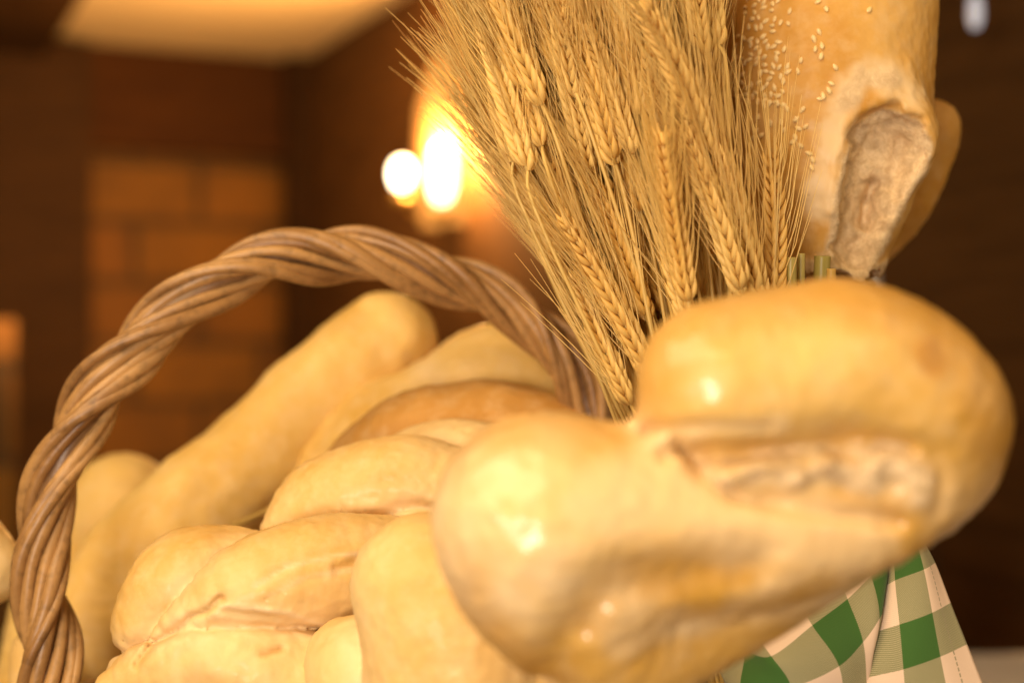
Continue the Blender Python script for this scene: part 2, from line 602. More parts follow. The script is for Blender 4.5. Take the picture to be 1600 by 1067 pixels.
M['brick'] = brick_mat()
M['dark_wood'] = plank_mat('dark_wood', (0.028, 0.011, 0.002), (0.050, 0.020, 0.004), rough=0.75)
M['wall_wood'] = plank_mat('wall_wood', (0.070, 0.031, 0.009), (0.12, 0.055, 0.016), rough=0.75)
M['red_wood'] = plank_mat('red_wood', (0.046, 0.015, 0.003), (0.070, 0.024, 0.004), (1, 1, 6), rough=0.8)
M['plaster'] = simple('cream_plaster', (0.82, 0.62, 0.34), rough=0.9, var=0.05, scale=2)
M['floor'] = plank_mat('floor_boards', (0.10, 0.05, 0.02), (0.16, 0.08, 0.035))
M['table_wood'] = plank_mat('table_wood', (0.10, 0.048, 0.018), (0.17, 0.085, 0.03), (1, 8, 1))
M['white_cloth'] = simple('white_cloth', (0.82, 0.76, 0.72), rough=0.85, var=0.04, scale=30, bump=0.3, bscale=300)
M['brass'] = simple('aged_brass', (0.45, 0.28, 0.08), rough=0.35, metal=1, var=0.1)
M['bulb'] = simple('lit_bulb', (1, 0.9, 0.7), emit=((1.0, 0.78, 0.48), 14))
M['flame_bulb'] = simple('lit_amber_bulb', (1, 0.8, 0.5), emit=((1.0, 0.70, 0.34), 9))
M['amber_halo_glass'] = simple('amber_halo_glass', (0.10, 0.04, 0.01), rough=0.5, emit=((1.0, 0.40, 0.07), 1.0))  # own emission stands in for the orange halo round the bulbs
M['white_ceramic'] = simple('white_ceramic', (0.75, 0.72, 0.72), rough=0.25, var=0.03)

# ------------------------------------------------------------------ the room (turned 24.5 degrees to the camera)
YAW = math.radians(24.5)
vdir = Vector((-math.sin(YAW), math.cos(YAW), 0))     # into the room
rdir = Vector((math.cos(YAW), math.sin(YAW), 0))      # to the right along the back wall
corner = Vector(((460 - 800) / FPX * 6.0, 6.0, 0))
FLOOR_Z = -0.75
CEIL_Z = CAMZ + (533.5 - 105) / FPX * 6.0


def room(a, b, z):      # a metres left along the back wall, b metres towards the camera from the corner
    p = corner - rdir * a - vdir * b
    return Vector((p.x, p.y, z))


Rm = Matrix(((rdir.x, vdir.x, 0), (rdir.y, vdir.y, 0), (0, 0, 1)))


def room_box(name, a0, a1, b0, b1, z0, z1, mat, parent=None):
    """box in room coordinates; object origin at its centre, turned with the room"""
    c = room((a0 + a1) / 2, (b0 + b1) / 2, (z0 + z1) / 2)
    mb = MB(); mb.box((0, 0, 0), (abs(a1 - a0), abs(b1 - b0), abs(z1 - z0)))
    o = mb.build(name, mat, None, smooth=False)
    o.location = c; o.rotation_euler = (0, 0, YAW)
    if parent is not None:
        o.parent = parent
        o.matrix_parent_inverse = Matrix.Identity(4)
    return o


BW = 1.04
tag(room_box('floor', -0.3, 7, -0.3, 9, FLOOR_Z - 0.1, FLOOR_Z, M['floor']), kind='structure')
tag(room_box('ceiling', -0.3, BW + 2.5, -0.3, 9, CEIL_Z, CEIL_Z + 0.1, M['plaster']), kind='structure')
tag(room_box('wall', 0, 6, -0.30, -0.004, FLOOR_Z, CEIL_Z, M['brick']), kind='structure')
tag(room_box('wall', -0.30, 0.0, -0.3, 9, FLOOR_Z, CEIL_Z, M['wall_wood']), kind='structure')

lintel = tag(room_box('wooden_beam', 0.02, BW, 0.0, 0.14, CAMZ + 0.76, CEIL_Z - 0.004, M['red_wood']),
             'broad reddish brown timber beam between the cream ceiling and the orange bricks', 'beam')
post = tag(room_box('wooden_post', 0.0, 0.09, 0.145, 0.24, FLOOR_Z, CEIL_Z - 0.004, M['dark_wood']),
           'dark upright post in the room corner left of the lamp', 'post')
post2 = tag(room_box('wooden_partition', 0.87, 3.4, 0.145, 0.30, FLOOR_Z, CEIL_Z - 0.03, M['dark_wood']),
            'dark wooden partition left of the orange brick wall', 'partition')
beam2 = tag(room_box('wooden_beam', 1.04, 3.4, 0.31, 5.0, CEIL_Z - 0.10, CEIL_Z - 0.004, M['dark_wood']),
            'dark boarded beam bounding the cream ceiling at its left side', 'beam')

pier = tag(room_box('brick_pier', 1.29, 1.9, 1.6, 1.9, FLOOR_Z, CAMZ + 0.056, M['brick']), 'orange brick pier standing at the left edge of the photo', 'pier')
# lamp on the right wall
LB = 1.70
lp = room(0, LB, 0)
lamp = empty('wall_lamp', room(0.0, LB, 0.9))
tag(lamp, 'glowing amber wall lamp with two lit bulbs above the basket handle', 'lamp')


def child_at(o, w):
    o.location = w - lamp.location


mb = MB(); mb.lathe([(0.0, 0), (0.05, 0.0), (0.055, 0.01), (0.03, 0.02), (0, 0.022)])
bp_ = mb.build('back_plate', M['brass'], lamp); bp_.rotation_euler = (0, math.radians(-90), YAW)
bp_.location = (0, 0, 0)
# lit bulbs
def lampbulb(px, py, d, r, h, mat):
    w = at(px, py, d)
    b = MB()
    prof = [(0.001, -h)] + [(r * math.sin(math.pi * t) ** 0.75, -h * math.cos(math.pi * t)) for t in (0.08, .2, .35, .5, .65, .8, .92)] + [(0.001, h)]
    b.lathe(prof, n=20)
    o = b.build('bulb', mat, lamp); child_at(o, w)
    return o, w


b1, w1 = lampbulb(628, 272, 4.20, 0.028, 0.040, M['bulb'])
b2, w2 = lampbulb(690, 272, 4.22, 0.036, 0.085, M['flame_bulb'])
for w in (w1, w2):
    base = w + Vector((0, 0, -0.075 if w is w1 else -0.12))
    mb = MB(); mb.lathe([(0.0, 0), (0.03, 0.0), (0.034, 0.02), (0.02, 0.03)])
    o = mb.build('socket', M['brass'], lamp); child_at(o, base - Vector((0, 0, 0.01)))
    mb = MB()
    a = Vector((0, 0, 0)); e = lamp.location - base
    mb.tube(spline([a, a * 0.5 + e * 0.5 + Vector((0, 0, -0.06)), e], 10), 0.007)
    o = mb.build('arm', M['brass'], lamp); child_at(o, base - Vector((0, 0, 0.01)))
mb = MB()
mb.lathe([(0.085, -0.24), (0.105, -0.10), (0.095, 0.12), (0.05, 0.26), (0.048, 0.26), (0.092, 0.12), (0.102, -0.10), (0.082, -0.24)], n=28)
gs = mb.build('halo_shade', M['amber_halo_glass'], lamp); child_at(gs, at(702, 230, 4.37))  # shade made large and self-lit to carry the lamp's halo
pl = bpy.data.lights.new('lamp_glow', 'POINT'); pl.energy = 120; pl.color = (1.0, 0.52, 0.16); pl.shadow_soft_size = 0.04
po = bpy.data.objects.new('lamp_glow', pl); C.objects.link(po); po.location = at(640, 200, 4.1); 
po.parent = lamp; po.location = at(690, 226, 4.22) - lamp.location
# unseen area lights: one aimed up at the ceiling, one added for bricks and pier
area("ceiling_uplight", room(1.0, 2.2, CEIL_Z - 0.9), room(0.9, 0.6, CEIL_Z), 0.5, 23, (1.0, 0.56, 0.22))
area("brick_fill_light", room(1.25, 3.5, 1.35), room(1.2, 0.8, 0.5), 0.4, 13, (1.0, 0.80, 0.42))

# near table, far table with a white cloth
tb = empty('dining_table', (0, 0.9, FLOOR_Z))
tag(tb, 'brown wooden table under the bread basket', 'table')
mb = MB(); mb.box((0, -0.05, 0.73), (1.3, 1.0, 0.04)); mb.build('tabletop', M['table_wood'], tb, smooth=False)
for sx in (-0.58, 0.58):
    for sy in (-0.45, 0.35):
        mb = MB(); mb.box((sx, sy, 0.355), (0.06, 0.06, 0.71)); mb.build('leg', M['table_wood'], tb, smooth=False)
ft = empty('side_table', (0.86, 1.58, FLOOR_Z))
tag(ft, 'small table in front of the dark wall at the right edge', 'table')
ZT = 0.028
tw = 0.42
mb = MB(); mb.box((0, 0, 0.72 + ZT), (0.80, 0.5, 0.04)); o = mb.build('tabletop', M['table_wood'], ft, smooth=False)
for sx in (-0.36, 0.36):
    for sy in (-0.2, 0.2):
        mb = MB(); mb.box((sx, sy, 0.35 + ZT / 2), (0.05, 0.05, 0.70 + ZT)); mb.build('leg', M['table_wood'], ft, smooth=False)
mb = MB()
vs = []; fs = []
nx, ny = 60, 40
for j in range(ny + 1):
    for i in range(nx + 1):
        x = (i / nx - 0.5) * 1.04; y = (j / ny - 0.5) * 0.74
        ox = max(0, abs(x) - 0.405); oy = max(0, abs(y) - 0.255)
        drop = min(0.2, max(ox, oy) * 1.6)
        xx = math.copysign(min(abs(x), 0.405 + 0.012 * math.sin(y * 40) * min(1, ox * 20) + min(ox, .01)), x)
        yy = math.copysign(min(abs(y), 0.255 + 0.012 * math.sin(x * 40) * min(1, oy * 20) + min(oy, .01)), y)
        vs.append((xx, yy, -drop + 0.0015 * math.sin(x * 23 + y * 17)))
for j in range(ny):
    for i in range(nx):
        a = j * (nx + 1) + i
        fs.append((a, a + 1, a + nx + 2, a + nx + 1))
cl = mesh_obj('tablecloth', vs, fs, M['white_cloth'])
cl.location = (0.86, 1.58, FLOOR_Z + 0.745 + ZT)
tag(cl, 'white cloth on the side table in the lower right corner', 'tablecloth')
# pale bottle behind the torn loaf, small glass pendant top right
mb = MB(); mb.lathe([(0.0, 0), (0.034, 0.0), (0.036, 0.01), (0.036, 0.16), (0.014, 0.22), (0.013, 0.30), (0.0, 0.30)])
bt = mb.build('bottle', M['white_ceramic'])
wb = at(1357, 400, 1.95); bt.location = (wb.x, wb.y, 0.0 + 0.20)
bt.location.z = wb.z - 0.27
tag(bt, 'white bottle half hidden behind the torn end of the sesame loaf', 'bottle')
stand = MB(); stand.box((0, 0, (bt.location.z - FLOOR_Z) / 2), (0.15, 0.15, bt.location.z - FLOOR_Z))
so = stand.build('pedestal', M['dark_wood'], smooth=False); so.location = (wb.x, wb.y, FLOOR_Z)
tag(so, 'dark wooden pedestal under the white bottle', 'stand')
wl = at(1524, 22, 2.2)
hk = empty('pendant_lamp', wl)
tag(hk, 'small frosted pendant hanging before the dark wall, top right', 'lamp')
mb = MB(); mb.lathe([(0.0, -0.024), (0.007, -0.020), (0.010, -0.005), (0.009, 0.02), (0.004, 0.03), (0, 0.03)], n=20)
M['frost'] = simple('frosted_glass', (0.8, 0.85, 0.95), rough=0.3, emit=((0.80, 0.85, 1.0), 0.45))
mb.build('glass_bulb', M['frost'], hk)
mb = MB(); mb.tube([(0, 0, 0.028), (0, 0, CEIL_Z - wl.z - 0.001)], 0.0015, 6); mb.build('cord', M['dark_wood'], hk)

# ------------------------------------------------------------------ basket with its plaited handle
BC = Vector((-0.03, 0.86, 0.0)); BRX, BRY = 0.31, 0.21
basket = empty('wicker_basket', BC)
tag(basket, 'brown wicker basket with thick twisted willow handle, full of bread', 'basket')
rnd = random.Random(5)
mb = MB()
NR = 15
for j in range(NR):
    z = 0.010 + j * 0.0105
    k = 0.78 + 0.22 * (z / 0.17)
    pts = []
    for i in range(145):
        a = 2 * math.pi * i / 144
        w = 0.004 * math.sin(a * 18 + math.pi * j)
        pts.append(((BRX * k + w) * math.cos(a), (BRY * k + w) * math.sin(a), z))
    mb.tube(pts, 0.0052, 7, cap=False)
mb.build('woven_side', M['willow'], basket)
mb = MB()
for i in range(36):
    a = 2 * math.pi * i / 36
    mb.tube([(BRX * k2 * math.cos(a), BRY * k2 * math.sin(a), z) for k2, z in ((.78, 0.004), (.89, 0.085), (1.0, 0.172))], 0.0045, 7)
mb.build('upright_rods', M['willow'], basket)
for q in range(3):
    mb = MB(); pts = []
    for i in range(289):
        a = 2 * math.pi * i / 288
        ph = a * 30 + q * 2.094
        pts.append(((BRX + 0.006 * math.cos(ph)) * math.cos(a), (BRY + 0.006 * math.cos(ph)) * math.sin(a), 0.176 + 0.007 * math.sin(ph)))
    mb.tube(pts, 0.0058, 8, cap=False); mb.build('rim_rod', M['willow'], basket)
mb = MB()
mb.lathe([(0.0, 0.003), (1.0, 0.003), (1.0, 0.009), (0.0, 0.009)], n=72)
bs = mb.build('base', M['willow'], basket); bs.scale = (BRX * .78, BRY * .78, 1)

hrows = [(95, 1280, 0.86), (84, 1170, 0.865), (75, 1067, 0.87), (68, 950, 0.875), (64, 850, 0.88), (90, 740, 0.885), (146, 632, 0.89), (225, 530, 0.90),
         (320, 452, 0.91), (415, 406, 0.92), (510, 394, 0.93), (615, 408, 0.94), (715, 438, 0.95), (800, 484, 0.96), (868, 548, 0.965),
         (915, 625, 0.97), (945, 720, 0.97), (965, 860, 0.965), (975, 1010, 0.96), (978, 1130, 0.955)]
hc = np.array([tuple(at(*r)) for r in hrows])
HN = 420
cl_ = spline(hc, HN)
tang = np.gradient(cl_, axis=0); tang /= np.linalg.norm(tang, axis=1)[:, None]
view = np.array([0, -1.0, 0])
outw = np.cross(tang, view); outw /= np.linalg.norm(outw, axis=1)[:, None]
fro = np.cross(outw, tang)
fro *= np.sign((fro @ view))[:, None]
outw *= np.where(outw[HN // 2, 2] < 0, -1, 1)
slen = np.concatenate([[0], np.cumsum(np.linalg.norm(np.diff(cl_, axis=0), axis=1))])
mb = MB(); mb.tube([Vector(c) - Vector(BC) for c in cl_[::6]], 0.0085, 10)
handle = mb.build('handle', M['willow_dark'], basket)
PITCH = 0.215
for g in range(3):
    for r in range(4):
        mb = MB(); pts = []; rads = []
        off = (-0.52, 0.0, 0.52, 0.26)[r] + rnd.uniform(-0.07, 0.07)
        rr0 = (0.0039, 0.0045, 0.0040, 0.0034)[r] + rnd.uniform(-0.0004, 0.0007)
        ph0 = rnd.uniform(0, 6)
        for i in range(HN):
            s_ = slen[i]
            ph = 2 * math.pi * s_ / PITCH + g * 2.0944 + off + 0.16 * math.sin(s_ * 19 + ph0) + 0.10 * math.sin(s_ * 41 + 2 * ph0) + 0.6 * math.sin(s_ * 4.1)
            R = 0.0094 + (0.0, 0.0042, 0.0002, 0.0066)[r] * (1 + 0.3 * math.sin(s_ * 13 + g * 2)) + (0.0009 * math.sin(s_ * 33 + ph0 * 2 + r))
            p = cl_[i] + outw[i] * math.cos(ph) * R + fro[i] * math.sin(ph) * R
            pts.append(Vector(p) - BC)
            rads.append(rr0 * (1 + 0.09 * math.sin(s_ * 47 + ph0) + 0.05 * math.sin(s_ * 130 + ph0)))
        mb.tube(pts, rads, 10)
        mb.build('willow_rod', M['willow'], handle)

# ------------------------------------------------------------------ loaves
def dline(p, pts):
    """distance of points to a polyline, both seen from where the line was traced (in picture units)"""
    x = 800 + p[:, 0] / p[:, 1] * FPX; y = 533.5 - (p[:, 2] - CAMZ) / p[:, 1] * FPX
    q = np.stack([x, y], -1); best = np.full(len(p), 1e9)
    for a, b in zip(pts[:-1], pts[1:]):
        a = np.array(a, float); b = np.array(b, float); ba = b - a
        t = np.clip(((q - a) @ ba) / (ba @ ba), 0, 1)
        best = np.minimum(best, np.linalg.norm(q - a - t[:, None] * ba, axis=1))
    return best


def crease(p, pts, w, A, dmax, warp=0.45):
    """press a crease A metres deep along a line into the side that faces the front"""
    return A * np.exp(-((dline(p, pts) + warp * w * fbm(p * 75 + 2, 2)) / w) ** 2) * sstep(dmax + 0.008, dmax - 0.004, p[:, 1])


def loaf(label, cat, name, mat, group=None, vox=0.0022, **kw):
    L_ = Loaf(**kw)
    o = L_.mesh(name, mat, vox)
    tag(o, label, cat, group)
    return L_, o


# front knotted loaf
T1 = [(1132, 752), (1190, 728), (1245, 748), (1300, 730), (1350, 750), (1390, 712), (1425, 735), (1440, 775)]


def front_carve(p, f):
    n = fbm(p * 140, 3)
    f = f + crease(p, [(1010, 672), (1090, 668), (1200, 668)], 11, 0.003, .61)
    f = f + crease(p, [(1100, 705), (1190, 705), (1290, 690), (1350, 684), (1420, 700)], 19, 0.0062, .615)
    f = f + crease(p, [(1450, 690), (1474, 740), (1462, 800)], 10, 0.0014, .64)
    f = f + crease(p, [(1060, 690), (1100, 742), (1150, 778), (1270, 800), (1400, 815)], 13, 0.0042, .61)
    f = f - crease(p, T1, 20, 0.0034, .60) + crease(p, T1, 28, 0.0018, .60) * n
    f = f - crease(p, [(766, 797), (770, 800)], 10, 0.0013, .62, 0) + crease(p, [(786, 790), (790, 800)], 7, 0.0009, .62, 0)
    f = f + crease(p, [(1040, 712), (1060, 705)], 12, 0.0025, .6)
    f = f + crease(p, [(862, 1090), (885, 1000), (925, 935), (985, 900), (1080, 890), (1180, 880)], 38, 0.0066, .64, 0.15)
    return f


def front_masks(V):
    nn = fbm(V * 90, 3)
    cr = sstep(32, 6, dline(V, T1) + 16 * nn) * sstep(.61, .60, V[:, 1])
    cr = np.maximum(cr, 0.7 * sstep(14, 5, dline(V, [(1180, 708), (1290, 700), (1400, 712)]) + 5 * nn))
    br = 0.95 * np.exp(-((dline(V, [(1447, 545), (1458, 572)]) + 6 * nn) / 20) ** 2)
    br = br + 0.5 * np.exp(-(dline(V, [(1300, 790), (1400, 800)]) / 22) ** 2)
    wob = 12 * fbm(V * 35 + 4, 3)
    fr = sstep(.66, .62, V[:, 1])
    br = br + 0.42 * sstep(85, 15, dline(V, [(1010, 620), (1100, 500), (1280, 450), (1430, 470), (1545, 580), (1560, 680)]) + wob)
    br = br + 0.40 * sstep(80, 10, dline(V, [(705, 900), (705, 790), (745, 710), (850, 655), (970, 665)]) + wob) * fr  # left lobe rim: baked brown mixed with painted edge shading
    br = br + 0.45 * sstep(75, 10, dline(V, [(725, 940), (790, 1030), (860, 1090)]) + wob) * fr  # lobe bottom: browning with its shade painted in
    br = br + 0.35 * sstep(60, 10, dline(V, [(930, 960), (1000, 905), (1150, 880)]) + wob) * fr  # brown painted along the hollow to deepen its shade
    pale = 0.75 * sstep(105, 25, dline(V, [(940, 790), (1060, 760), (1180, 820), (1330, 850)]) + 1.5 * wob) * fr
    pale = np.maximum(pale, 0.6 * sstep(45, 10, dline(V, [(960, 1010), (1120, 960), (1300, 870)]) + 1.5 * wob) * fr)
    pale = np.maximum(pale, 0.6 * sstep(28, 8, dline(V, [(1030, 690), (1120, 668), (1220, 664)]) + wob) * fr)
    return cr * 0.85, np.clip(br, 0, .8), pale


def hitp(px, py):
    return hit(front_L, px, py)[0]


front_rows = [
    # left lobe running into the body
    [(850, 805, 0.600, 158), (930, 812, 0.600, 152), (1060, 830, 0.60, 125), (1200, 830, 0.60, 110), (1350, 800, 0.60, 95), (1420, 775, 0.60, 70)],
    # upper lobe
    [(1128, 600, 0.592, 135), (1230, 590, 0.598, 146), (1330, 590, 0.604, 150), (1415, 640, 0.610, 151), (1434, 690, 0.622, 134)],
    # under strand, running down to the left
    [(845, 830, 0.600, 150), (872, 900, 0.606, 148), (960, 985, 0.625, 125), (1100, 935, 0.635, 108), (1250, 850, 0.632, 102), (1380, 778, 0.632, 84)],
    [(960, 985, 0.64, 110), (930, 1120, 0.65, 100)],
    [(1060, 735, 0.622, 75), (1250, 730, 0.618, 78), (1400, 735, 0.622, 70)],
]
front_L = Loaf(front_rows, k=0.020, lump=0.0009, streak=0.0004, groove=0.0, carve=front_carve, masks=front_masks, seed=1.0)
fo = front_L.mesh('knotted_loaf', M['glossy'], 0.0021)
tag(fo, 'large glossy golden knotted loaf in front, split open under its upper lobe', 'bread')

# sesame loaf with torn end
CAV = (at(1392, 236, 0.842), at(1338, 385, 0.860), 0.0250, 0.0145)


def ses_carve(p, f):
    n = fbm(p * 90, 3)
    lip = capsule(p, at(1380, 215, 0.868), at(1327, 370, 0.890), 0.0335, 0.0225)
    f = smin(f, lip + 0.0010 * n, 0.010)
    f = smin(f, capsule(p, at(1322, 155, 0.860), at(1388, 138, 0.860), 0.0150) + 0.0022 * n, 0.012)
    f = f + crease(p, [(1298, 330), (1305, 250), (1325, 195)], 9, -0.002, .9)
    c = capsule(p, *CAV)
    f = -smin(-f, c + 0.0018 * n + 0.0010 * fbm(p * 230, 2), 0.007)
    f = f + crease(p, [(1362, 292), (1354, 318), (1350, 345)], 12 + 5 * n, 0.014, .95)
    f = f + crease(p, [(1405, 225), (1400, 262), (1392, 290)], 12 + 4 * n, 0.006, .95)
    f = f + crease(p, [(1325, 385), (1350, 372)], 7 + 4 * n, 0.003, .95)
    f = f + crease(p, [(1330, 215), (1355, 180), (1395, 168)], 9 + 3 * n, 0.003, .95)
    e = (at(0, 428, 0.86).z - p[:, 2]) + 0.006 * n
    return np.maximum(f, e)


def ses_masks(V):
    n = fbm(V * 90, 3)
    cl = [(1388, 240), (1338, 385)]
    t = np.clip((V[:, 2] - at(0, 385, .86).z) / (at(0, 240, .86).z - at(0, 385, .86).z), 0, 1)
    d = dline(V, cl) - (42 + 26 * t)
    front = sstep(.915, .905, V[:, 1])
    cr = sstep(6, -3, d + 5 * n) * front
    pale = sstep(40, 8, dline(V, [(1285, 320), (1292, 240), (1312, 165), (1350, 118), (1400, 122), (1425, 150)]) + 14 * n) * front
    cr = np.maximum(cr, 0.55 * sstep(26, 6, dline(V, [(1318, 160), (1350, 122), (1395, 125)]) + 12 * n) * front)
    cr = np.maximum(cr, sstep(at(0, 400, .86).z, at(0, 416, .86).z, V[:, 2] + 0.004 * n) * 1.0)
    br = 0.35 * sstep(0.2, 0.9, fbm(V * 16 + 3, 2))
    return cr, br, pale


ses_rows = [[(1300, -330, 0.93, 120), (1306, -180, 0.92, 152), (1304, -30, 0.91, 157), (1290, 90, 0.905, 164), (1285, 190, 0.905, 162), (1275, 290, 0.90, 142), (1270, 370, 0.90, 118), (1280, 480, 0.90, 90)]]
ses_L = Loaf(ses_rows, k=0.01, lump=0.0016, streak=0.0004, carve=ses_carve, masks=ses_masks, seed=4.0, pad=0.022)
so_ = ses_L.mesh('sesame_loaf', M['sesame_crust'], 0.0020)
tag(so_, 'upright golden loaf sprinkled with sesame seeds, its lower end torn open to the crumb', 'bread')

# seeds
seed_px = []
rs = random.Random(11)
while len(seed_px) < 84:
    x = rs.gauss(1190, 27); y = rs.uniform(-5, 165)
    if x < 1140 or x > 1235 or x < 1168 - y * 0.25: continue
    if all((x - a) ** 2 + (y - b) ** 2 > 62 for a, b in seed_px): seed_px.append((x, y))
seed_px += [(1278, 4), (1291, 15), (1358, 16), (1272, 62), (1280, 51), (1274, 77), (1284, 72), (1283, 88), (1305, 106), (1252, 95), (1247, 112),
            (1299, 131), (1295, 142), (1286, 150), (1281, 155), (1254, 172), (1244, 187), (1230, 170), (1212, 160), (1205, 193), (1221, 191), (1226, 203), (1244, 187),
            (1248, 201), (1259, 198), (1240, 222), (1243, 215), (1251, 228), (1185, 184), (1182, 205), (1190, 212), (1178, 216), (1174, 228), (1172, 245), (1264, 240), (1270, 250), (1268, 262), (1214, 150), (1195, 158)]
su = []
sv, sf = [], []
for j in range(7):
    t = j / 6
    for k in range(8):
        a = 2 * math.pi * k / 8
        r = 0.0013 * math.sin(math.pi * min(1, t * 0.96 + 0.02)) ** 0.7 * (0.75 + 0.4 * t)
        sv.append((r * math.cos(a), (t - 0.5) * 0.0041, r * 0.62 * math.sin(a)))
for j in range(6):
    for k in range(8):
        sf.append((j * 8 + k, j * 8 + (k + 1) % 8, (j + 1) * 8 + (k + 1) % 8, (j + 1) * 8 + k))
sf.append(tuple(range(7, -1, -1))); sf.append(tuple(range(48, 56)))
sme = None
seed_px = seed_px[84:] + seed_px[:84]
many = MB()
for si, (x, y) in enumerate(seed_px):
    p, n = hit(ses_L, x, y)
    if p is None: continue
    if si >= 96:
        q = n.to_track_quat('Z', 'Y').to_matrix() @ Matrix.Rotation(rs.uniform(0, 6.28), 3, 'Z')
        many.add([p + n * 0.0006 + q @ (Vector(v) * 1.12) for v in sv], sf)
        continue
    if sme is None:
        o = mesh_obj('sesame_seed', sv, sf, M['seed'], so_); sme = o.data
    else:
        o = link(bpy.data.objects.new('sesame_seed', sme), so_)
    q = n.to_track_quat('Z', 'Y')
    from mathutils import Quaternion
    o.rotation_mode = 'QUATERNION'
    o.rotation_quaternion = q @ Quaternion((0, 0, 1), rs.uniform(0, 6.28)) @ Quaternion((1, 0, 0), rs.uniform(-.3, .3))
    o.location = p + n * 0.0006
    s_ = rs.uniform(1.0, 1.3); o.scale = (s_, s_, s_)

tag(many.build('sesame_seeds', M['seed'], so_), kind='stuff')

loaf('small golden loaf whose pointed tip shows right of the torn sesame loaf', 'bread', 'pointed_loaf', M['sesame_crust'],
     strands=[[(1300, 420, 1.0, 50), (1380, 320, 0.995, 66), (1425, 235, 0.99, 64), (1452, 205, 0.985, 48), (1482, 190, 0.98, 16)]], vox=0.0026, seed=9.)

# long pale loaf at the back
loaf('long smooth baguette lying slantwise behind the braid, its rounded end under the handle', 'bread', 'baguette', M['plain'],
     strands=[[(602, 540, 1.13, 82), (560, 575, 1.12, 86), (480, 640, 1.11, 86), (420, 710, 1.10, 88), (330, 790, 1.08, 98), (250, 870, 1.06, 105), (180, 960, 1.05, 100), (120, 1050, 1.04, 90), (60, 1150, 1.03, 70)]],
     vox=0.003, lump=0.003, seed=2.)
loaf('small round roll just right of the handle at the left, behind the baguette', 'bread', 'bread_roll', M['plain'],
     strands=[[(190, 790, 1.22, 84), (170, 850, 1.2, 96), (110, 960, 1.18, 90), (60, 1100, 1.15, 70)]], vox=0.003, lump=0.002, seed=3.)
loaf('pale bread end poking out left of the handle', 'bread', 'bread_roll', M['pale'],
     strands=[[(-45, 835, 0.93, 44), (-15, 880, 0.93, 46), (-2, 905, 0.93, 38)], [(42, 1010, 0.95, 22), (50, 1040, 0.95, 34), (70, 1180, .95, 60)]], vox=0.0026, seed=5.)
# mound-shaped loaf at the back
loaf('broad plain ridged loaf behind the brown one, under the right side of the handle', 'bread', 'ridged_loaf', M['plain'],
     strands=[[(500, 780, 1.10, 90), (590, 710, 1.09, 105), (680, 690, 1.08, 118), (760, 660, 1.08, 118)], [(770, 625, 1.07, 116), (820, 680, 1.06, 118), (870, 730, 1.05, 100)]],
     vox=0.003, k=0.02, lump=0.003, seed=6.)
loaf('brown-crusted loaf whose dark arched top shows between the plain loaf and the braid', 'bread', 'brown_loaf', M['brown'],
     strands=[[(585, 740, 0.995, 80), (660, 732, 0.99, 122), (760, 727, 0.985, 136), (850, 750, 0.98, 126), (930, 790, 0.97, 100)]],
     vox=0.0028, lump=0.002, seed=7.)


# the braided loaf in the middle
CRK = [(212, 1040), (240, 1003), (275, 985), (300, 962), (322, 955), (346, 936)]


def braid_masks(V):
    nn = fbm(V * 100, 3)
    br = 0.30 * sstep(0.1, 0.9, fbm(V * 30 + 11, 3))
    br = br + 0.45 * np.exp(-((dline(V, [(525, 885), (560, 873), (610, 868)]) + 5 * nn) / 9) ** 2)
    br = br + 0.4 * np.exp(-((dline(V, CRK) + 4 * nn) / 6) ** 2) + 0.5 * np.exp(-((dline(V, [(415, 1022), (440, 1012)]) + 3 * nn) / 5) ** 2)
    pale = np.exp(-((dline(V, [(345, 946), (400, 950), (450, 958), (505, 978)])) / 6) ** 2)
    pale = np.maximum(pale, 0.8 * np.exp(-((dline(V, [(400, 915), (450, 885), (520, 868), (600, 862)]) + 2 * nn) / 4) ** 2))
    pale = np.maximum(pale, 0.6 * np.exp(-((dline(V, [(420, 930), (480, 900), (560, 888)]) + 2 * nn) / 4) ** 2))
    return 0 * br, br, pale


def braid_carve(p, f):
    f = f + crease(p, CRK, 6, 0.0042, .82) - crease(p, [(230, 1035), (290, 990), (340, 955)], 12, 0.0015, .82)
    f = f + crease(p, [(400, 918), (450, 888), (520, 871), (610, 866)], 4, 0.0009, .83)
    f = f + crease(p, [(415, 936), (480, 906), (560, 892)], 4, 0.0008, .83)
    f = f + crease(p, [(425, 895), (470, 872), (540, 858)], 3.5, 0.0006, .83)
    f = f + crease(p, [(525, 887), (560, 876), (605, 872)], 6, 0.0018, .83)
    f = f + crease(p, [(345, 954), (440, 966), (505, 986)], 6, 0.0016, .83) - crease(p, [(345, 946), (450, 957), (505, 976)], 5, 0.0010, .83, 0.2)
    f = f + crease(p, [(412, 1023), (442, 1012)], 5, 0.0018, .82)
    return f


